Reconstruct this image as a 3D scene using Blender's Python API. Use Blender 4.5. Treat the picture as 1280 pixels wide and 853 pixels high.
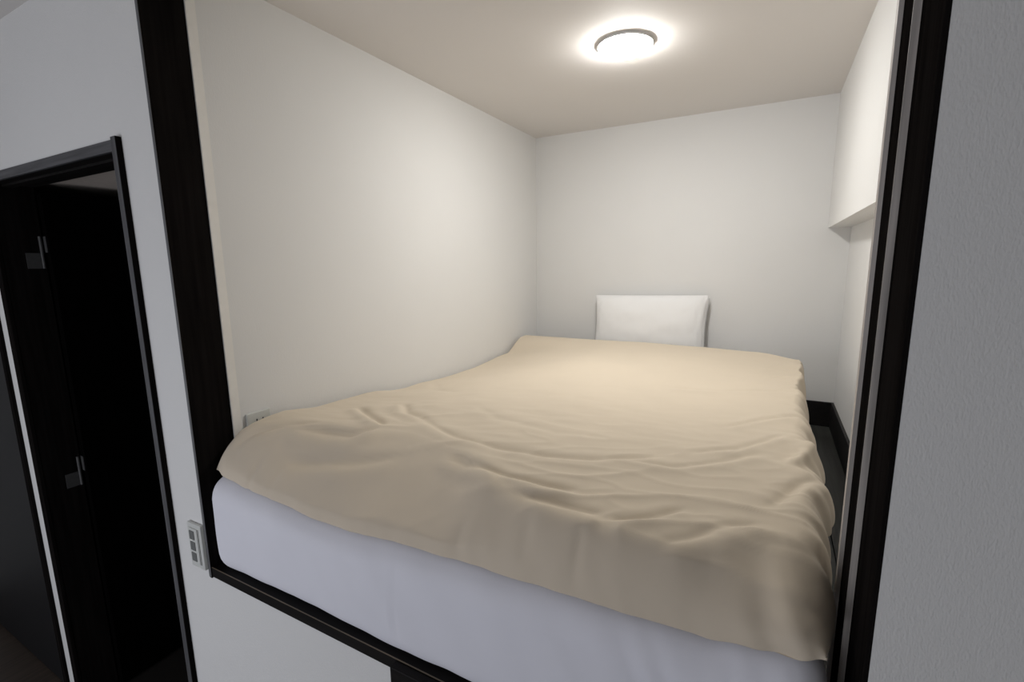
import bpy, bmesh, math, random
from mathutils import Vector, Matrix, noise

random.seed(4)
for o in list(bpy.data.objects):
    bpy.data.objects.remove(o, do_unlink=True)
scene = bpy.context.scene
C = scene.collection

# ------------------------------------------------------------------ camera
F_PX, YAW, PITCH, ROLL = 594.85, 0.4976, 0.1646, -0.0142
CAM = Vector((1.3787, -0.6846, 1.6928))
fwd = Vector((-math.sin(YAW) * math.cos(PITCH), math.cos(YAW) * math.cos(PITCH), -math.sin(PITCH)))
rgt = Vector((math.cos(YAW), math.sin(YAW), 0.0))
upv = rgt.cross(fwd)
r2 = math.cos(ROLL) * rgt + math.sin(ROLL) * upv
u2 = -math.sin(ROLL) * rgt + math.cos(ROLL) * upv
cam_data = bpy.data.cameras.new('camera')
cam_data.sensor_fit = 'HORIZONTAL'
cam_data.sensor_width = 36.0
cam_data.lens = F_PX / 1280 * 36.0
cam_data.clip_start = 0.02
cam = bpy.data.objects.new('camera', cam_data)
C.objects.link(cam)
M = Matrix((r2, u2, -fwd)).transposed().to_4x4()
M.translation = CAM
cam.matrix_world = M
scene.camera = cam

# ------------------------------------------------------------------ world, daylight, exposure
world = bpy.data.worlds.new('world')
scene.world = world
world.use_nodes = True
world.node_tree.nodes['Background'].inputs[0].default_value = (0.62, 0.72, 0.95, 1)
world.node_tree.nodes['Background'].inputs[1].default_value = 0.3
vs = scene.view_settings
vs.view_transform = 'Standard'
vs.look = 'None'
vs.gamma = 1.0
vs.use_curve_mapping = False
vs.exposure = 0.0

WIN_X0, WIN_X1, WIN_Z0, WIN_Z1, WIN_Y = -1.45, 0.65, -0.05, 1.75, -2.4
ld = bpy.data.lights.new('window_daylight', 'AREA')
ld.shape = 'RECTANGLE'
ld.size = WIN_X1 - WIN_X0
ld.size_y = WIN_Z1 - WIN_Z0
ld.energy = 28.5
ld.color = (0.91, 0.93, 1.0)
lo = bpy.data.objects.new('window_daylight', ld)
C.objects.link(lo)
lo.location = ((WIN_X0 + WIN_X1) / 2, WIN_Y - 0.02, (WIN_Z0 + WIN_Z1) / 2)
lo.rotation_euler = (math.radians(90), 0, 0)      # -Z axis turned to +Y, into the room

LAMP_STRENGTH = 130.0

# ------------------------------------------------------------------ materials
def new_mat(name):
    m = bpy.data.materials.new(name)
    m.use_nodes = True
    nt = m.node_tree
    return m, nt, nt.nodes['Principled BSDF']

def bump_chain(nt, bsdf, height_socket, strength, distance):
    b = nt.nodes.new('ShaderNodeBump')
    b.inputs['Strength'].default_value = strength
    b.inputs['Distance'].default_value = distance
    nt.links.new(height_socket, b.inputs['Height'])
    nt.links.new(b.outputs['Normal'], bsdf.inputs['Normal'])

def mapped_noise(nt, scale, detail=3, mapping=(1, 1, 1)):
    tc = nt.nodes.new('ShaderNodeTexCoord')
    mp = nt.nodes.new('ShaderNodeMapping')
    mp.inputs['Scale'].default_value = mapping
    nz = nt.nodes.new('ShaderNodeTexNoise')
    nz.inputs['Scale'].default_value = scale
    nz.inputs['Detail'].default_value = detail
    nt.links.new(tc.outputs['Object'], mp.inputs['Vector'])
    nt.links.new(mp.outputs['Vector'], nz.inputs['Vector'])
    return nz

def mix_colour(nt, bsdf, fac, c1, c2, lo=0.3, hi=0.7):
    r = nt.nodes.new('ShaderNodeValToRGB')
    r.color_ramp.elements[0].position = lo
    r.color_ramp.elements[1].position = hi
    r.color_ramp.elements[0].color = (*c1, 1)
    r.color_ramp.elements[1].color = (*c2, 1)
    nt.links.new(fac, r.inputs[0])
    nt.links.new(r.outputs[0], bsdf.inputs['Base Color'])

def mat_plain(name, col, rough=0.6, spec=0.5, metal=0.0, scale=60, var=0.06, bump=0.0, dist=0.001, mapping=(1, 1, 1)):
    m, nt, b = new_mat(name)
    nz = mapped_noise(nt, scale, 3, mapping)
    mix_colour(nt, b, nz.outputs['Fac'], tuple(c * (1 - var) for c in col), tuple(min(1, c * (1 + var)) for c in col))
    b.inputs['Roughness'].default_value = rough
    b.inputs['Specular IOR Level'].default_value = spec
    b.inputs['Metallic'].default_value = metal
    if bump > 0:
        bump_chain(nt, b, nz.outputs['Fac'], bump, dist)
    return m

def mat_wallpaper(name, col, strength=0.35):
    """vinyl wallpaper with a fine woven, slightly crushed relief"""
    m, nt, b = new_mat(name)
    n1 = mapped_noise(nt, 190, 2, (1, 1, 0.42))
    n2 = mapped_noise(nt, 330, 1, (1.3, 1.3, 0.55))
    n3 = mapped_noise(nt, 3.0, 2)
    mix_colour(nt, b, n3.outputs['Fac'], tuple(c * 0.985 for c in col), col)
    a = nt.nodes.new('ShaderNodeMath'); a.operation = 'ADD'
    nt.links.new(n1.outputs['Fac'], a.inputs[0])
    nt.links.new(n2.outputs['Fac'], a.inputs[1])
    b.inputs['Roughness'].default_value = 0.75
    b.inputs['Specular IOR Level'].default_value = 0.25
    bump_chain(nt, b, a.outputs[0], strength, 0.0016)
    return m

def mat_wood(name, col, rough=0.38, along=2, spec=0.5):
    m, nt, b = new_mat(name)
    mp = [26, 26, 26]; mp[along] = 1.2
    nz = mapped_noise(nt, 3.0, 6, tuple(mp))
    mix_colour(nt, b, nz.outputs['Fac'], tuple(c * 0.65 for c in col), tuple(c * 1.35 for c in col))
    b.inputs['Roughness'].default_value = rough
    b.inputs['Specular IOR Level'].default_value = spec
    bump_chain(nt, b, nz.outputs['Fac'], 0.25, 0.0008)
    return m

def mat_cloth(name, col, weave=900, strength=0.15, wrinkle=0.0, wscale=9):
    m, nt, b = new_mat(name)
    n1 = mapped_noise(nt, weave, 1)
    n2 = mapped_noise(nt, 5, 3)
    n3 = mapped_noise(nt, wscale, 4)
    mix_colour(nt, b, n2.outputs['Fac'], tuple(c * 0.97 for c in col), col)
    a = nt.nodes.new('ShaderNodeMath'); a.operation = 'MULTIPLY_ADD'
    nt.links.new(n3.outputs['Fac'], a.inputs[0])
    a.inputs[1].default_value = wrinkle
    nt.links.new(n1.outputs['Fac'], a.inputs[2])
    b.inputs['Roughness'].default_value = 0.9
    b.inputs['Specular IOR Level'].default_value = 0.15
    b.inputs['Sheen Weight'].default_value = 0.08
    bump_chain(nt, b, a.outputs[0], strength, 0.0012)
    return m

def mat_emit(name, col, strength):
    m = bpy.data.materials.new(name); m.use_nodes = True
    nt = m.node_tree
    nt.nodes.clear()
    out = nt.nodes.new('ShaderNodeOutputMaterial')
    e = nt.nodes.new('ShaderNodeEmission')
    e.inputs[0].default_value = (*col, 1); e.inputs[1].default_value = strength
    nt.links.new(e.outputs[0], out.inputs[0])
    return m

WALL = (0.74, 0.735, 0.72)
MT = dict(
    wall=mat_wallpaper('wallpaper_room', WALL, 0.42),
    alcove=mat_wallpaper('wallpaper_alcove', (0.76, 0.757, 0.745), 0.12),
    ceil=mat_wallpaper('ceiling_paper', (0.74, 0.71, 0.68), 0.15),
    bead=mat_plain('pale_corner_bead', (0.84, 0.82, 0.78), 0.6, 0.3, 0, 30, 0.02),
    frame_v=mat_wood('dark_wood_vertical', (0.009, 0.0078, 0.0074), 0.8, 2, 0.0),
    frame_h=mat_wood('dark_wood_horizontal', (0.009, 0.0078, 0.0074), 0.55, 0, 0.12),
    casing=mat_wood('casing_front_sheen', (0.085, 0.085, 0.09), 0.5, 2, 0.3),  # black frame wood lightened: room light on the casing fronts, in the colour
    casing_h=mat_wood('head_casing_sheen', (0.085, 0.085, 0.09), 0.5, 0, 0.3),  # same painted-in room light, grain running along the head
    edge=mat_wood('jamb_edge_sheen', (0.13, 0.13, 0.135), 0.5, 2, 0.3),  # front sheen of the left jamb, put into a paler colour
    strip=mat_wood('grey_brown_sheen', (0.44, 0.405, 0.375), 0.5, 2, 0.3),  # room light on the post's front-facing steps, painted as a pale tone
    track=mat_wood('brown_track', (0.16, 0.125, 0.085), 0.45, 0),
    plank=mat_wood('dark_floor_board', (0.040, 0.042, 0.038), 0.5, 1),
    base=mat_wood('black_baseboard', (0.008, 0.007, 0.007), 0.5, 1, 0.3),
    floor=mat_wood('room_floor_board', (0.045, 0.032, 0.024), 0.45, 1),
    black=mat_plain('black_panel', (0.006, 0.006, 0.007), 0.55, 0.3),
    leaf=mat_wood('black_door_leaf', (0.002, 0.0018, 0.0018), 0.8, 2, 0.0),
    closet=mat_plain('dark_room_shade', (0.012, 0.010, 0.009), 0.8, 0.2),  # lack of light in the far room, put into the colour
    closet_ceil=mat_plain('dim_room_ceiling', (0.6, 0.53, 0.47), 0.8, 0.2),
    metal=mat_plain('dull_hinge_steel', (0.085, 0.085, 0.085), 0.5, 0.3, 0.3),
    plastic=mat_plain('white_plastic', (0.62, 0.63, 0.60), 0.4, 0.5, 0, 40, 0.02),
    grey=mat_plain('grey_rocker', (0.16, 0.165, 0.16), 0.4, 0.5, 0, 40, 0.05),
    dark=mat_plain('dark_slot', (0.03, 0.03, 0.03), 0.6, 0.3),
    duvet=mat_cloth('beige_cotton', (0.69, 0.598, 0.475), 700, 0.10, 2.0, 14),
    sheet=mat_cloth('white_sheet', (0.80, 0.80, 0.86), 800, 0.08, 3.0, 16),
    pillow=mat_cloth('white_pillowcase', (0.86, 0.86, 0.86), 800, 0.06, 2.0, 14),
    white=mat_plain('white_lamp_body', (0.88, 0.88, 0.87), 0.4, 0.5, 0, 40, 0.02),
    lamp=mat_emit('lamp_diffuser_glow', (1.0, 0.982, 0.948), LAMP_STRENGTH),
    glass=mat_plain('window_frame_white', (0.7, 0.7, 0.7), 0.4, 0.5, 0, 40, 0.02),
)

# ------------------------------------------------------------------ helpers
def bx(bm, x0, x1, y0, y1, z0, z1):
    vs_ = [bm.verts.new((x, y, z)) for x in (x0, x1) for y in (y0, y1) for z in (z0, z1)]
    for f in ((0, 1, 3, 2), (4, 6, 7, 5), (0, 4, 5, 1), (2, 3, 7, 6), (0, 2, 6, 4), (1, 5, 7, 3)):
        bm.faces.new([vs_[i] for i in f])

def obj(name, bm, mat, parent=None, smooth=False, bevel=0.0):
    bmesh.ops.recalc_face_normals(bm, faces=bm.faces[:])
    me = bpy.data.meshes.new(name)
    bm.to_mesh(me); bm.free()
    me.materials.append(MT[mat])
    if smooth:
        for p in me.polygons:
            p.use_smooth = True
    o = bpy.data.objects.new(name, me)
    C.objects.link(o)
    if parent is not None:
        o.parent = parent
        o.matrix_parent_inverse = Matrix.Translation(-parent.location)
    if bevel > 0:
        md = o.modifiers.new('bevel', 'BEVEL')
        md.width = bevel; md.segments = 2; md.limit_method = 'ANGLE'
    return o

def boxes(name, lst, mat, parent=None, bevel=0.0):
    bm = bmesh.new()
    for b in lst:
        bx(bm, *b)
    return obj(name, bm, mat, parent, bevel=bevel)

def extrude_profile(name, prof, axis, a0, a1, mat, parent=None, bevel=0.0):
    """prof: closed 2D outline. axis 'x': prof=(y,z); axis 'z': prof=(x,y)"""
    bm = bmesh.new()
    def P(p, a):
        return (a, p[0], p[1]) if axis == 'x' else (p[0], p[1], a)
    A = [bm.verts.new(P(p, a0)) for p in prof]
    B = [bm.verts.new(P(p, a1)) for p in prof]
    n = len(prof)
    for i in range(n):
        j = (i + 1) % n
        bm.faces.new((A[i], A[j], B[j], B[i]))
    bm.faces.new(A[::-1]); bm.faces.new(B)
    return obj(name, bm, mat, parent, bevel=bevel)

def tag(o, label, cat, kind=None, group=None):
    o['label'] = label; o['category'] = cat
    if kind: o['kind'] = kind
    if group: o['group'] = group
    return o

def thing(name, loc, label, cat, kind=None, group=None):
    o = bpy.data.objects.new(name, None)
    o.empty_display_size = 0.1
    C.objects.link(o)
    o.location = loc
    return tag(o, label, cat, kind, group)

def lathe(bm, prof, cx, cy, n=64):
    rings = []
    for r, z in prof:
        if r < 1e-6:
            rings.append([bm.verts.new((cx, cy, z))])
        else:
            rings.append([bm.verts.new((cx + r * math.cos(2 * math.pi * k / n), cy + r * math.sin(2 * math.pi * k / n), z)) for k in range(n)])
    for a, b in zip(rings, rings[1:]):
        for k in range(n):
            k2 = (k + 1) % n
            if len(a) == 1 and len(b) == 1: continue
            if len(a) == 1: bm.faces.new((a[0], b[k2], b[k]))
            elif len(b) == 1: bm.faces.new((a[k], a[k2], b[0]))
            else: bm.faces.new((a[k], a[k2], b[k2], b[k]))

def interp(t, table):
    if t <= table[0][0]: return table[0][1]
    for (a, va), (b, vb) in zip(table, table[1:]):
        if t <= b:
            s = (t - a) / (b - a)
            s = s * s * (3 - 2 * s)
            return va + (vb - va) * s
    return table[-1][1]

def sstep(a, b, x):
    t = max(0.0, min(1.0, (x - a) / (b - a)))
    return t * t * (3 - 2 * t)

# ------------------------------------------------------------------ dimensions
XR = 1.5225                 # right wall of the room, right end of the opening
AX0, AX1 = 0.0125, 1.7040   # alcove side walls
AY1 = 2.1860                # alcove back wall
AZ0, AZ1 = 0.8231, 2.4620    # alcove floor, ceiling
LIP = 0.102                 # where the alcove plaster starts behind the jamb
CZ = 2.468                  # room ceiling
SB, ST = 0.805, 0.833       # sill bottom / top
HEAD = 2.405
DX0, DX1, DZ = -1.192, -0.167, 2.031    # outer edges of the door casing
D2X0, D2X1 = -2.25, -1.296
RX0, RY0 = -2.6, -2.5
RX1 = 2.7                   # right side wall of the room, out of view
FZ = -.20                   # room floor

# ------------------------------------------------------------------ room shell
tag(boxes('wall_front', [
    (RX0 - .1, RX1 + .1, 0, LIP - .002, HEAD + .02, CZ),
    (XR, RX1 + .1, 0, LIP - .002, FZ, HEAD + .02),
    (RX0 - .1, 0, 0, LIP - .002, DZ - .012, HEAD + .02),
    (DX1 - .012, 0, 0, LIP - .002, FZ, DZ - .012),
    (0, XR, 0, LIP - .002, FZ, SB + .005),
    (D2X1 - .012, DX0 + .012, 0, LIP - .002, FZ, DZ - .012),
    (RX0 - .1, D2X0 + .012, 0, LIP - .002, FZ, DZ - .012),
], 'wall'), 'grey-white papered front wall with the doors and the raised bed alcove', 'wall', 'structure')
tag(boxes('wall_right', [(RX1, RX1 + .1, RY0 - .1, 0, FZ, CZ)], 'wall'),
    'plain papered right side wall of the room', 'wall', 'structure')
tag(boxes('wall_left', [(RX0 - .1, RX0, RY0 - .1, 0, FZ, CZ)], 'wall'),
    'plain papered side wall of the room left of the dark door', 'wall', 'structure')
tag(boxes('wall_back', [
    (RX0, WIN_X0, RY0, WIN_Y, FZ, CZ), (WIN_X1, RX1, RY0, WIN_Y, FZ, CZ),
    (WIN_X0, WIN_X1, RY0, WIN_Y, FZ, WIN_Z0), (WIN_X0, WIN_X1, RY0, WIN_Y, WIN_Z1, CZ)], 'wall'),
    'plain papered wall with the window behind the viewer', 'wall', 'structure')
tag(boxes('ceiling', [(RX0 - .1, RX1 + .1, RY0 - .1, LIP, CZ, CZ + .06)], 'ceil'),
    'pale room ceiling in front of the alcove', 'ceiling', 'structure')
tag(boxes('floor', [(RX0 - .1, RX1 + .1, RY0 - .1, .119, FZ - .06, FZ)], 'floor'),
    'brown board floor of the room', 'floor', 'structure')

w1 = thing('window_1', ((WIN_X0 + WIN_X1) / 2, WIN_Y, WIN_Z0), 'white framed window in the wall behind the viewer', 'window', 'structure')
fr = .045
boxes('window_frame', [
    (WIN_X0, WIN_X0 + fr, WIN_Y - .08, WIN_Y - .03, WIN_Z0, WIN_Z1), (WIN_X1 - fr, WIN_X1, WIN_Y - .08, WIN_Y - .03, WIN_Z0, WIN_Z1),
    (WIN_X0, WIN_X1, WIN_Y - .08, WIN_Y - .03, WIN_Z0, WIN_Z0 + fr), (WIN_X0, WIN_X1, WIN_Y - .08, WIN_Y - .03, WIN_Z1 - fr, WIN_Z1)], 'glass', w1)
boxes('window_mullion', [((WIN_X0 + WIN_X1) / 2 - .02, (WIN_X0 + WIN_X1) / 2 + .02, WIN_Y - .075, WIN_Y - .035, WIN_Z0 + fr, WIN_Z1 - fr)], 'glass', w1)

# ------------------------------------------------------------------ alcove shell
tag(boxes('wall_alcove_left', [(-.05, AX0, LIP, AY1 + .1, AZ0 - .04, AZ1 + .02)], 'alcove'),
    'warm white left wall inside the bed alcove', 'wall', 'structure')
tag(boxes('trim_5', [(AX0 + .0001, AX0 + .0016, LIP + .0005, .1275, ST, AZ1 - .001)], 'bead'),
    'narrow pale corner strip between the left jamb and the alcove wall', 'trim', 'structure')
tag(boxes('wall_alcove_back', [(AX0, AX1 + .1, AY1, AY1 + .1, AZ0 - .04, AZ1 + .02)], 'alcove'),
    'warm white back wall inside the alcove behind the pillow', 'wall', 'structure')
tag(boxes('wall_alcove_right', [(AX1, AX1 + .1, .176, AY1, AZ0 - .04, AZ1 + .02)], 'alcove'),
    'white recessed lower right wall inside the alcove', 'wall', 'structure')
tag(boxes('wall_bulkhead', [(1.6093, AX1, .176, AY1, 1.8372, AZ1)], 'alcove'),
    'white boxed-out bulkhead high on the right alcove wall', 'bulkhead', 'structure')
tag(boxes('ceiling_alcove', [(AX0, AX1, LIP, AY1, AZ1, AZ1 + .02)], 'ceil'),
    'cream ceiling of the alcove carrying the round lamp', 'ceiling', 'structure')
fl = thing('floor_alcove', (AX0, LIP, AZ0 - .03), 'dark board floor of the alcove showing beside the bed', 'floor', 'structure')
pw = 0.1057
for k in range(16):
    x0 = AX0 + k * pw
    boxes('plank', [(x0 + .0012, x0 + pw - .0012, .106 if x0 + pw < 1.49 else .177, AY1, AZ0 - .03, AZ0)], 'plank', fl, bevel=.0015)
tag(boxes('baseboard_back', [(AX0, AX1, AY1 - .012, AY1, AZ0, .953)], 'base', bevel=.002),
    'black baseboard along the alcove back wall', 'baseboard', 'structure')
tag(boxes('baseboard_right', [(AX1 - .012, AX1, .177, AY1 - .012, AZ0, .953)], 'base', bevel=.002),
    'black baseboard along the right alcove wall', 'baseboard', 'structure')

# ------------------------------------------------------------------ opening frame
tag(extrude_profile('trim_1', [(-.03, .003), (0, .003), (0, -.006), (.0104, -.006), (.0104, LIP), (-.03, LIP)], 'z', SB - .004, CZ, 'frame_v'),
    'black wooden left jamb of the alcove opening', 'door jamb', 'structure')
tag(extrude_profile('trim_2', [(1.5164, -.001), (1.5164, .105), (1.5075, .105), (1.5075, .1755),
                               (1.704, .1755), (1.704, .1015), (1.5222, .1015), (1.5222, -.001)], 'z', ST + .0005, CZ, 'frame_v', bevel=.0012),
    'black stepped wooden right post of the alcove opening', 'door jamb', 'structure')
boxes('sheen_strip', [(1.5078, 1.5162, .1036, .1049, ST + .001, CZ - .001)], 'strip', bpy.data.objects['trim_2'])  # added sliver painting the room light on the post's first step
boxes('sheen_strip', [(1.5016, 1.5073, .1600, .1745, ST + .001, CZ - .001)], 'strip', bpy.data.objects['trim_2'])  # added sliver painting the room light on the inner step
boxes('sheen_strip', [(.0002, .0102, -.0072, -.0062, SB, CZ - .001)], 'edge', bpy.data.objects['trim_1'])  # added sliver painting the sheen on the jamb's front face
sill = thing('trim_3', (.75, .05, SB), 'black grooved wooden sill under the mattress front', 'sill', 'structure')
extrude_profile('sill_board', [(-.004, SB), (-.004, ST), (.003, ST), (.003, ST - .004), (.034, ST - .004), (.034, ST - .001),
                               (.042, ST - .001), (.042, ST - .004), (.066, ST - .004), (.066, ST), (.104, ST), (.104, SB)],
                'x', .0106, 1.66, 'frame_h', sill)
boxes('track_rail', [(.0108, 1.515, .0362, .0398, ST - .001, ST + .0018)], 'track', sill, bevel=.0006)
boxes('track_rail', [(.0108, 1.515, -.0036, -.0012, ST, ST + .0010)], 'track', sill)
tag(boxes('trim_4', [(.0106, 1.5, -.006, LIP, HEAD, CZ - .001)], 'frame_h', bevel=.001),
    'black wooden head board above the alcove opening', 'door head', 'structure')

# step board hooked over the front of the sill (only its left end is in view)
stp = thing('step_board', (.92, -.02, FZ), 'black wooden step rail fixed under the alcove sill', 'step')
boxes('top_rail', [(.707, 1.20, -.024, -.0045, .786, ST - .001)], 'frame_h', stp, bevel=.002)
boxes('tread', [(.715, 1.175, -.15, -.0045, .24, .265)], 'frame_h', stp, bevel=.003)
for xx in (.72, 1.15):
    boxes('upright', [(xx, xx + .022, -.024, -.0045, FZ, .786)], 'frame_v', stp, bevel=.002)

# ------------------------------------------------------------------ door_1: open doorway into a dark room
d1 = thing('door_1', ((DX0 + DX1) / 2, 0, FZ), 'open black doorway left of the alcove', 'door', 'structure')
cw = .044
cr = .028
boxes('casing', [(DX1 - cr, DX1 - .0025, -.014, -.0005, FZ, DZ + .006)], 'casing', d1, bevel=.0015)  # front face coloured greyer to show the room light it catches
boxes('casing', [(DX0, DX0 + cw, -.014, -.0005, FZ, DZ + .006)], 'frame_v', d1, bevel=.0015)
boxes('casing_head', [(DX0 + cw, DX1 - cr, -.011, -.0005, DZ - .030, DZ)], 'casing_h', d1, bevel=.0015)  # head front also greyed for the room light
boxes('casing_edge', [(DX1 - .0022, DX1 + .0012, -.0142, -.0005, FZ, DZ + .004)], 'frame_v', d1)  # separate near-black piece for the shaded side of the same casing
boxes('jamb', [(DX1 - cr + .001, DX1 - .0125, -.0004, .118, FZ, DZ - .013)], 'frame_v', d1)
boxes('jamb', [(DX0 + .0125, DX0 + cw - .001, -.0004, .118, FZ, DZ - .013)], 'frame_v', d1)
boxes('head_jamb', [(DX0 + cw, DX1 - cr, -.0004, .118, DZ - .029, DZ - .013)], 'frame_h', d1)
boxes('door_stop', [(DX0 + cw, DX1 - cr, .030, .060, DZ - .038, DZ - .030)], 'frame_h', d1)
leaf = boxes('door_leaf', [(DX0 + cw + .003, DX0 + cw + .039, .122, .95, FZ + .01, DZ - .05)], 'leaf', d1, bevel=.001)
for z0 in (1.693, .785):
    h = boxes('hinge', [(DX0 + cw, DX0 + cw + .0025, .062, .104, z0, z0 + .060)], 'metal', leaf)
    boxes('hinge', [(DX0 + cw + .002, DX0 + cw + .024, .1195, .1218, z0 + .062, z0 + .124)], 'metal', leaf)
    bm = bmesh.new()
    lathe(bm, [(0, z0), (.0052, z0), (.0052, z0 + .124), (0, z0 + .124)], DX0 + cw + .003, .110, 14)
    obj('hinge_pin', bm, 'metal', leaf, smooth=False)
# the dark room behind it; near-black walls and floor stand in for its shade
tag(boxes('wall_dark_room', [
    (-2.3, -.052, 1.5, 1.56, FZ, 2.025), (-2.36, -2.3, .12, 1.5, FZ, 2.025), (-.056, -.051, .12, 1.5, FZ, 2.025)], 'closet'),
    'walls of the unlit room beyond the doorway, its darkness put into their colour', 'wall', 'structure')
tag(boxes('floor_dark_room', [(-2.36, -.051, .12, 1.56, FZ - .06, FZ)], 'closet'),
    'floor of the unlit room beyond the doorway, its darkness put into the colour', 'floor', 'structure')
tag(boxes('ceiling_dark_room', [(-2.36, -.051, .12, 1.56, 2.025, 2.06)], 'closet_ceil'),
    'dim brown ceiling strip seen through the doorway', 'ceiling', 'structure')

# ------------------------------------------------------------------ door_2: closed dark door at the far left
d2 = thing('door_2', ((D2X0 + D2X1) / 2, 0, FZ), 'closed dark door at the left edge', 'door', 'structure')
boxes('casing', [(D2X1 - .03, D2X1, -.012, .10, FZ, DZ)], 'frame_v', d2, bevel=.0015)
boxes('casing', [(D2X0, D2X0 + .03, -.012, .10, FZ, DZ)], 'frame_v', d2, bevel=.0015)
boxes('header', [(D2X0 + .03, D2X1 - .03, -.010, .10, DZ - .03, DZ)], 'frame_h', d2, bevel=.0015)
lf = boxes('door_leaf', [(D2X0 + .032, D2X1 - .032, -.002, .035, FZ + .008, DZ - .032)], 'black', d2, bevel=.001)
boxes('handle', [(D2X0 + .09, D2X0 + .20, -.045, -.030, .98, 1.0), (D2X0 + .09, D2X0 + .105, -.030, -.002, .98, 1.0)], 'metal', lf, bevel=.002)

# ------------------------------------------------------------------ ceiling lamp
LX, LY = .862, 1.150
lamp = thing('ceiling_lamp', (LX, LY, AZ1), 'glowing round white ceiling lamp inside the alcove', 'lamp')
bm = bmesh.new()
R = .096
lathe(bm, [(0, AZ1 - .0005), (R - .002, AZ1 - .0005), (R, AZ1 - .004), (R, AZ1 - .010), (0, AZ1 - .010)], LX, LY, 72)
obj('lamp_base', bm, 'white', lamp, smooth=False)
bm = bmesh.new()
prof = [(0, AZ1 - .0105), (R - .002, AZ1 - .0105), (R * .99, AZ1 - .0115), (R * .95, AZ1 - .0165), (R * .87, AZ1 - .0225),
        (R * .75, AZ1 - .0285), (R * .57, AZ1 - .0335), (R * .31, AZ1 - .037), (0, AZ1 - .038)]
lathe(bm, prof, LX, LY, 72)
obj('diffuser', bm, 'lamp', lamp, smooth=True)
bm = bmesh.new()
lathe(bm, [(R + .0003, AZ1 - .008), (R + .0015, AZ1 - .008), (R + .0015, AZ1 - .0105), (R + .0003, AZ1 - .0105), (R + .0003, AZ1 - .008)], LX, LY, 72)
obj('rim', bm, 'white', lamp, smooth=False)

# ------------------------------------------------------------------ wall plates
sw = thing('switch_plate', (-.046, 0, .816), 'white three-rocker switch plate on wall beside the left jamb', 'switch')
boxes('plate', [(-.081, -.0125, -.010, -.0003, .818, .958)], 'plastic', sw, bevel=.003)
boxes('inner_panel', [(-.071, -.030, -.0125, -.010, .832, .944)], 'plastic', sw, bevel=.001)
for k in range(3):
    z0 = .840 + k * .0345
    boxes('rocker', [(-.066, -.043, -.0145, -.0125, z0, z0 + .027)], 'grey', sw, bevel=.0008)
boxes('slot', [(-.027, -.0245, -.0104, -.0099, .832, .944)], 'dark', sw)

so = thing('wall_outlet', (AX0, .19, 1.13), 'small white outlet plate on left alcove wall above the duvet', 'outlet')
boxes('plate', [(AX0 + .0003, AX0 + .009, .141, .218, 1.135, 1.252)], 'plastic', so, bevel=.003)
for yy in (.169, .189):
    boxes('socket_slot', [(AX0 + .0088, AX0 + .0094, yy, yy + .004, 1.218, 1.230)], 'dark', so)
boxes('socket_slot', [(AX0 + .0088, AX0 + .0094, .169, .173, 1.175, 1.187)], 'dark', so)

# ------------------------------------------------------------------ mattress with its sheet
def cluster(n, edge, total):
    """positions 0..total, denser inside 'edge' of each end"""
    ne = max(4, n // 6)
    a = [edge * (1 - math.cos(math.pi / 2 * k / ne)) for k in range(ne)]
    mid = [edge + (total - 2 * edge) * k / (n - 2 * ne) for k in range(n - 2 * ne + 1)]
    b = [total - v for v in a[::-1]]
    return a + mid + b

def rounded_box(x0, x1, y0, y1, z0, z1, r, nx, ny, nz, disp):
    bm = bmesh.new()
    X = [x0 + v for v in cluster(nx, r, x1 - x0)]
    Y = [y0 + v for v in cluster(ny, r, y1 - y0)]
    Z = [z0 + v for v in cluster(nz, r, z1 - z0)]
    cache = {}
    def V(i, j, k):
        key = (i, j, k)
        if key not in cache:
            p = Vector((X[i], Y[j], Z[k]))
            c = Vector((min(max(p.x, x0 + r), x1 - r), min(max(p.y, y0 + r), y1 - r), min(max(p.z, z0 + r), z1 - r)))
            d = p - c
            n = d.normalized() if d.length > 1e-9 else Vector((0, 0, 1))
            q = c + n * r
            q += n * disp(q, n)
            q.z += lift(q.x, q.y) * sstep(z0, z1, q.z)
            cache[key] = bm.verts.new(q)
        return cache[key]
    a, b, c = len(X) - 1, len(Y) - 1, len(Z) - 1
    for i in range(a):
        for j in range(b):
            for k in (0, c):
                bm.faces.new((V(i, j, k), V(i + 1, j, k), V(i + 1, j + 1, k), V(i, j + 1, k)))
    for i in range(a):
        for k in range(c):
            for j in (0, b):
                bm.faces.new((V(i, j, k), V(i + 1, j, k), V(i + 1, j, k + 1), V(i, j, k + 1)))
    for j in range(b):
        for k in range(c):
            for i in (0, a):
                bm.faces.new((V(i, j, k), V(i, j + 1, k), V(i, j + 1, k + 1), V(i, j, k + 1)))
    return bm

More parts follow.
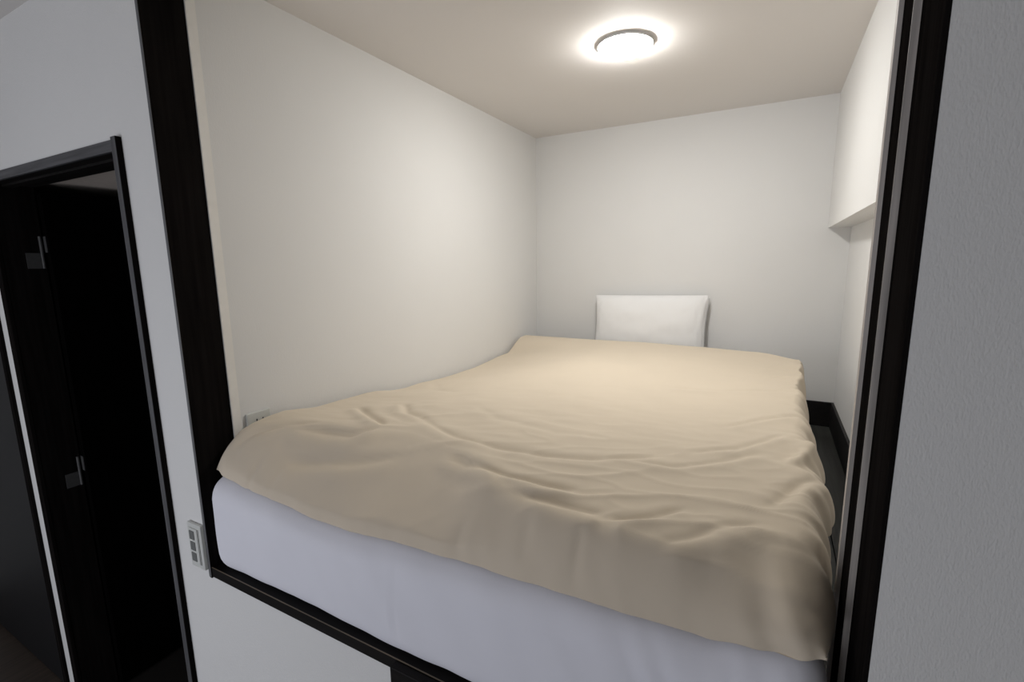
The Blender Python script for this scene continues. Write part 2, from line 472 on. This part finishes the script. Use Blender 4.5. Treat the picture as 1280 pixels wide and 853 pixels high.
# height of the duvet hem above the mattress front, left to right
HEM = [(.03, 1.118), (.12, 1.117), (.19, 1.110), (.49, 1.093), (.8, 1.108), (.94, 1.113), (1.06, 1.120), (1.19, 1.121), (1.32, 1.126), (1.39, 1.142), (1.48, 1.156)]
def lift(x, y):
    return (interp(x, HEM) - 1.0925) * sstep(1.7, .5, y)
SEAM_X = .706
def sheet_disp(q, n):
    d = 0.0
    if n.y < -.05:
        h = (q.z - .842) / .26
        d += .010 * math.sin(math.pi * max(0, min(1, h))) * abs(n.y)
        d += .006 * noise.noise(Vector((q.x * 3.2, 1.7, q.z * 4)))
        d += .0026 * noise.noise(Vector((q.x * 13 + q.z * 9, 4.1, q.z * 5)))
        s = (q.x - SEAM_X - .004 * math.sin(q.z * 14)) / .006
        d += -.0070 * s * math.exp(-s * s) * sstep(.87, .93, q.z)
        # diagonal tension folds towards the right end
        t = sstep(1.0, 1.42, q.x)
        d += t * .0075 * noise.noise(Vector(((q.x * 1.0 + q.z * .55) * 34, .3, q.z * 5)))
        # soft line under the top edge
        zz = (q.z - 1.062 + .012 * math.sin(q.x * 3.0)) / .012
        d += .0018 * math.exp(-zz * zz)
        d *= 1 - max(0.0, n.z)
    return d
mt = obj('mattress', rounded_box(.0155, 1.486, .002, 2.11, AZ0 + .001, 1.0885, .058, 200, 40, 46, sheet_disp), 'sheet', None, smooth=True)
tag(mt, 'thick mattress in a white fitted sheet on the alcove floor', 'mattress')

# ------------------------------------------------------------------ duvet
LEFT_T = [(.0, 1.214), (.12, 1.230), (.22, 1.241), (.41, 1.212), (.59, 1.206), (.82, 1.174), (1.16, 1.154), (1.37, 1.150), (1.70, 1.170), (1.89, 1.240), (2.0, 1.240)]
MID_T = [(0, 1.228), (.3, 1.238), (.7, 1.244), (1.2, 1.238), (1.6, 1.238), (1.95, 1.243)]
RIGHT_T = [(0, 1.238), (.2, 1.243), (.5, 1.241), (1.0, 1.231), (1.5, 1.228), (1.9, 1.248)]
WF = [(.02, .11), (.2, .15), (.35, .20), (.55, .24), (.75, .20), (.9, .11), (1.05, .055), (1.25, .05), (1.33, .09), (1.42, .15), (1.5, .16)]
KF = [(.02, .2), (.15, .45), (.3, .8), (.8, .8), (.95, .45), (1.1, .25), (1.3, .3), (1.45, .35)]
XRT = [(-.01, 1.481), (.1, 1.491), (.2, 1.500), (.3, 1.508), (.45, 1.518), (.6, 1.511), (.8, 1.513), (1.03, 1.516), (1.35, 1.521), (1.7, 1.530), (1.9, 1.532)]
YBT = [(.02, 1.975), (1.05, 1.965), (1.32, 1.90), (1.53, 1.80)]
XLT = [(0, .016), (.10, .016), (.13, .0245), (.225, .0245), (.25, .016), (2, .016)]
YFT = [(.02, .040), (.08, .022), (.2, .015), (1.3, .013), (1.42, .006), (1.48, .012)]

CREASES = [  # polyline in plan, half width, height (positive: ridge on the near side, dip on the far side)
    ([(.412, .438), (.586, .324), (.678, .289), (.807, .276), (.934, .285), (1.042, .314), (1.138, .372), (1.223, .455)], .022, .0065),
    ([(.700, .205), (.786, .176), (.900, .151), (.995, .150), (1.087, .159)], .020, .0095),
    ([(1.150, .085), (1.183, .099), (1.224, .135), (1.271, .190)], .018, .0075),
    ([(1.233, .445), (1.332, .520), (1.444, .693)], .016, .0050),
    ([(1.10, .330), (1.213, .352), (1.305, .422), (1.399, .533)], .016, .0045),
    ([(1.283, .667), (1.397, .817), (1.491, .919)], .018, .0060),
    ([(.169, .437), (.332, .338), (.450, .271)], .022, .0125),
    ([(.200, .150), (.292, .179), (.398, .196), (.455, .259)], .026, .0120),
    ([(.240, .075), (.360, .100), (.480, .130), (.600, .185)], .028, .0100),
    ([(.075, .060), (.110, .110), (.180, .170), (.290, .220)], .024, .0080),
    ([(.300, .520), (.400, .420), (.520, .370)], .022, .0080),
    ([(1.439, .465), (1.473, .554), (1.491, .673)], .022, -.0120),
    ([(1.400, .230), (1.458, .391), (1.500, .444)], .022, .0080),
    ([(.860, .140), (.985, .096), (1.086, .096), (1.147, .096)], .022, .0075),
    ([(1.240, .050), (1.286, .084), (1.330, .138), (1.402, .183)], .022, .0060),
    ([(.560, .560), (.700, .470), (.900, .440), (1.05, .47)], .030, .0030),
    ([(1.05, 1.05), (1.25, 1.10), (1.48, 1.22)], .022, .0035),
    ([(1.30, 1.40), (1.42, 1.43), (1.52, 1.50)], .018, .0045),
    ([(1.36, 1.60), (1.44, 1.60), (1.53, 1.63)], .014, .0045),
    ([(.10, .95), (.22, .80), (.40, .70)], .040, .0040),
]

def crease_val(x, y):
    tot = 0.0
    for pts, w, amp in CREASES:
        best = None
        total = len(pts) - 1
        for i in range(total):
            ax, ay = pts[i]; bx_, by_ = pts[i + 1]
            dx, dy = bx_ - ax, by_ - ay
            L2 = dx * dx + dy * dy
            t = ((x - ax) * dx + (y - ay) * dy) / L2
            tc = max(0.0, min(1.0, t))
            px, py = ax + tc * dx, ay + tc * dy
            ex, ey = x - px, y - py
            d2 = ex * ex + ey * ey
            if best is None or d2 < best[0]:
                side = dx * ey - dy * ex          # >0 : far side (left of direction, +y)
                best = (d2, 1 if side > 0 else -1, (i + tc) / total)
        if best[0] > (4 * w) ** 2: continue
        s = math.sqrt(best[0]) / w * best[1]
        fade = sstep(0, .18, best[2]) * sstep(0, .18, 1 - best[2])
        tot += amp * fade * (.75 * math.exp(-((s + 1.2) / 1.05) ** 2) - .85 * math.exp(-(s / .5) ** 2) + .25 * math.exp(-((s - 1.3) / .9) ** 2))
    return tot

def duvet_mesh():
    NF, NI, NB = 26, 190, 10     # rows: front roll, interior, back roll
    NL, NX, NR = 10, 230, 16
    WL_, WB_ = .035, .032
    us = []
    for k in range(NL): us.append(('l', k / NL))
    for k in range(NX + 1): us.append(('m', k / NX))
    for k in range(NR - 1, -1, -1): us.append(('r', k / NR))
    vs_ = []
    for k in range(NF): vs_.append(('f', k / NF))
    for k in range(NI + 1): vs_.append(('m', k / NI))
    for k in range(NB - 1, -1, -1): vs_.append(('b', k / NB))
    def xpos(u, y):
        x0, x1 = interp(y, XLT), interp(y, XRT)
        x1 += .016 * noise.noise(Vector((y * 8, 3.3, 0))) + .010 * noise.noise(Vector((y * 23, 8.1, 0)))
        WR_ = .055 - .032 * sstep(.9, 1.6, y)
        if u[0] == 'l': return x0 + WL_ * (1 - math.cos(u[1] * math.pi / 2)), math.sin(u[1] * math.pi / 2)
        if u[0] == 'r': return x1 - WR_ * (1 - math.cos(u[1] * math.pi / 2)), math.sin(u[1] * math.pi / 2)
        return x0 + WL_ + (x1 - WR_ - x0 - WL_) * u[1], 1.0
    def ypos(v, x):
        y0, y1 = interp(x, YFT), interp(x, YBT)
        w = interp(x, WF)
        if v[0] == 'f':
            th = v[1] * math.pi / 2
            t = 1 - math.cos(th)
            k = interp(x, KF)
            lin = .12 * min(1, t / .03) + .88 * (1 - (1 - t) ** 1.35)
            return y0 + w * t, (1 - k) * math.sin(th) ** .92 + k * lin
        if v[0] == 'b':
            th = v[1] * math.pi / 2
            return y1 - WB_ * (1 - math.cos(th)), math.sin(th)
        t = v[1]; t = t * .55 + .45 * t * t
        return y0 + w + (y1 - WB_ - y0 - w) * t, 1.0
    P = []
    for v in vs_:
        row = []
        for u in us:
            x, fx = xpos(u, .6)
            y, fy = ypos(v, x)
            x, fx = xpos(u, y)
            y, fy = ypos(v, x)
            a = sstep(.05, .62, x); b = sstep(.95, 1.45, x)
            T = interp(y, LEFT_T) * (1 - a) + interp(y, MID_T) * a
            T = T * (1 - b) + interp(y, RIGHT_T) * b
            hem = interp(x, HEM)
            zb = hem + (max(1.100, 1.0925 + lift(x, y)) - hem) * sstep(0, .10, y)
            f = fx * fy
            z = zb + (T - zb) * f
            row.append(Vector((x, y, z)))
        P.append(row)
    nv, nu = len(P), len(P[0])
    N = [[None] * nu for _ in range(nv)]
    for j in range(nv):
        for i in range(nu):
            a = P[j][min(i + 1, nu - 1)] - P[j][max(i - 1, 0)]
            b = P[min(j + 1, nv - 1)][i] - P[max(j - 1, 0)][i]
            n = a.cross(b)
            N[j][i] = n.normalized() if n.length > 1e-12 else Vector((0, 0, 1))
    bm = bmesh.new()
    G = []
    for j in range(nv):
        row = []
        for i in range(nu):
            p, n = P[j][i], N[j][i]
            x, y, z = p
            top = max(0.0, n.z)
            d = .0075 * noise.noise(Vector((x * 3.1, y * 2.6, 5.0)))
            d += .0030 * noise.noise(Vector((x * 7.0 + y * 3, y * 10.0, 1.0))) * (1 - .6 * sstep(.6, 1.2, y))
            d += .0012 * noise.noise(Vector((x * 14 - y * 9, y * 26.0, 2.0))) * (1 - .7 * sstep(.5, 1.0, y))
            d += crease_val(x, y) * (.25 + .75 * top)
            yc = interp(x, YFT) + interp(x, WF)
            d += .009 * math.exp(-((y - yc - .02) / .05) ** 2) * interp(x, KF) * sstep(.1, .3, x)
            # sharp drawn wrinkles, mostly in the near half
            wx = x * 2.3 + .5 * noise.noise(Vector((x * 2, y * 2, 11.0)))
            wy = y * 9.0 - x * 1.6 + .9 * noise.noise(Vector((x * 3, y * 3, 12.0)))
            rg = 1 - abs(noise.noise(Vector((wx, wy, 13.0)))) * 2.2
            d += .0045 * max(0, rg) ** 3 * sstep(.75, .2, y) * top * sstep(.2, .6, x)
            rg = 1 - abs(noise.noise(Vector((x * 5 + y * 2, y * 16 - x * 5, 15.0)))) * 2.4
            d += .0022 * max(0, rg) ** 3 * sstep(.8, .25, y) * top * sstep(.5, 1.0, x)
            # drapes in the hanging front face
            front = sstep(.15, -.02, y) * (1 - top ** 2)
            d += front * (.0040 * noise.noise(Vector((x * 9, 7.7, z * 5))) + .0022 * noise.noise(Vector((x * 26 + z * 10, 2.7, z * 7))))
            for xc, zc, wd, am in ((.200, 1.165, .010, .008), (.281, 1.175, .012, .007), (.86, 1.17, .016, .006), (1.010, 1.205, .011, .004), (1.114, 1.215, .009, .005)):
                s = (x - xc) / wd
                if abs(s) < 4:
                    d -= am * math.exp(-s * s) * sstep(.10, .0, y) * math.exp(-((z - zc) / .05) ** 2)
            # gathered folds in the right front corner
            cr = sstep(1.36, 1.46, x) * sstep(.26, .02, y)
            d += cr * .017 * noise.noise(Vector(((x * .9 + z * .55) * 26, y * 3, 9.0)))
            # ruffles along the right side
            rr = sstep(1.40, 1.50, x) * sstep(.2, .35, y)
            d += rr * (.010 * noise.noise(Vector((x * 3, y * 11, 4.0))) + .005 * noise.noise(Vector((x * 5, y * 27, 6.0))))
            edge = 1.0
            q = p + n * d * edge
            q.z = max(q.z, 1.0915 + lift(q.x, q.y))
            lim = AX0 + (.0105 if .135 < q.y < .222 else .0025)
            if q.x < lim: q.x = lim
            if q.y < .18 and q.x > 1.4995: q.x = 1.4995
            row.append(bm.verts.new(q))
        G.append(row)
    for j in range(nv - 1):
        for i in range(nu - 1):
            bm.faces.new((G[j][i], G[j][i + 1], G[j + 1][i + 1], G[j + 1][i]))
    # underside: follows the mattress, shares the hem with the upper side
    B = [[G[j][i] if j in (0, nv - 1) or i in (0, nu - 1) else
          bm.verts.new((G[j][i].co.x, G[j][i].co.y, min(G[j][i].co.z - .0008, 1.0915 + lift(G[j][i].co.x, G[j][i].co.y))))
          for i in range(nu)] for j in range(nv)]
    for j in range(nv - 1):
        for i in range(nu - 1):
            bm.faces.new((B[j][i], B[j + 1][i], B[j + 1][i + 1], B[j][i + 1]))
    return bm

dv = obj('duvet', duvet_mesh(), 'duvet', None, smooth=True)
tag(dv, 'puffy wrinkled beige duvet spread over the whole mattress', 'duvet')

# ------------------------------------------------------------------ pillow leaning on the back wall
def pillow():
    W_, H_, T_ = .320, .198, .066
    nu, nv = 56, 40
    tilt = math.radians(9)
    c0 = Vector((.759, 2.072, 1.099))
    ex = Vector((1, 0, 0)); ez = Vector((0, math.sin(tilt), math.cos(tilt))); en = Vector((0, -math.cos(tilt), math.sin(tilt)))
    bm = bmesh.new()
    sides = []
    for s in (1, -1):
        rows = []
        for j in range(nv + 1):
            row = []
            b = -math.cos(math.pi * j / nv)
            for i in range(nu + 1):
                a = -math.cos(math.pi * i / nu)
                x = a * W_ * (1 - .035 * (1 - abs(a)) * 0 - .05 * (1 - b * b) * abs(a) ** 3)
                z = b * H_ * (1 - .045 * (1 - a * a) * abs(b) ** 3 * 0) + .006 * a * b
                t = T_ * (max(0, 1 - abs(a) ** 2.6) ** .6) * (max(0, 1 - abs(b) ** 2.4) ** .6)
                t += (.004 * noise.noise(Vector((a * 3, b * 3, s * 2.0))) + .003 * noise.noise(Vector((a * 9, b * 5, s * 4.0)))
                      + .012 * sstep(.7, 1, abs(a)) * noise.noise(Vector((a * 14, b * 7, s * 3.0)))) * (1 - max(abs(a), abs(b)) ** 8)
                q = c0 + ex * x + ez * (z + H_) + en * (s * t)
                row.append((q, i in (0, nu) or j in (0, nv)))
            rows.append(row)
        sides.append(rows)
    V0 = [[bm.verts.new(q) for q, e in r] for r in sides[0]]
    V1 = [[V0[j][i] if sides[1][j][i][1] else bm.verts.new(sides[1][j][i][0]) for i in range(nu + 1)] for j in range(nv + 1)]
    for V, fl_ in ((V0, False), (V1, True)):
        for j in range(nv):
            for i in range(nu):
                f = [V[j][i], V[j][i + 1], V[j + 1][i + 1], V[j + 1][i]]
                bm.faces.new(f[::-1] if fl_ else f)
    o = obj('pillow', bm, 'pillow', None, smooth=True)
    # loose open end of the pillowcase at the right side
    bm = bmesh.new()
    rows = []
    n = 24
    for j in range(n + 1):
        b = -1 + 2 * j / n
        r = []
        for k, (dx, dn) in enumerate(((-.010, .004), (.002, -.004), (.008, -.016), (.009, -.030))):
            q = c0 + ex * (W_ * (1 - .05 * (1 - b * b)) + dx * (1 - .5 * (b > .85) * (b - .85) / .15)) + ez * (b * H_ * .97 + H_) + en * (dn + .004 * math.sin(b * 7 + k))
            r.append(bm.verts.new(q))
        rows.append(r)
    for j in range(n):
        for k in range(3):
            bm.faces.new((rows[j][k], rows[j][k + 1], rows[j + 1][k + 1], rows[j + 1][k]))
    fl2 = obj('pillowcase_flap', bm, 'pillow', o, smooth=True)
    md = fl2.modifiers.new('solid', 'SOLIDIFY'); md.thickness = .003
    return o
tag(pillow(), 'white pillow propped up against the alcove back wall', 'pillow')
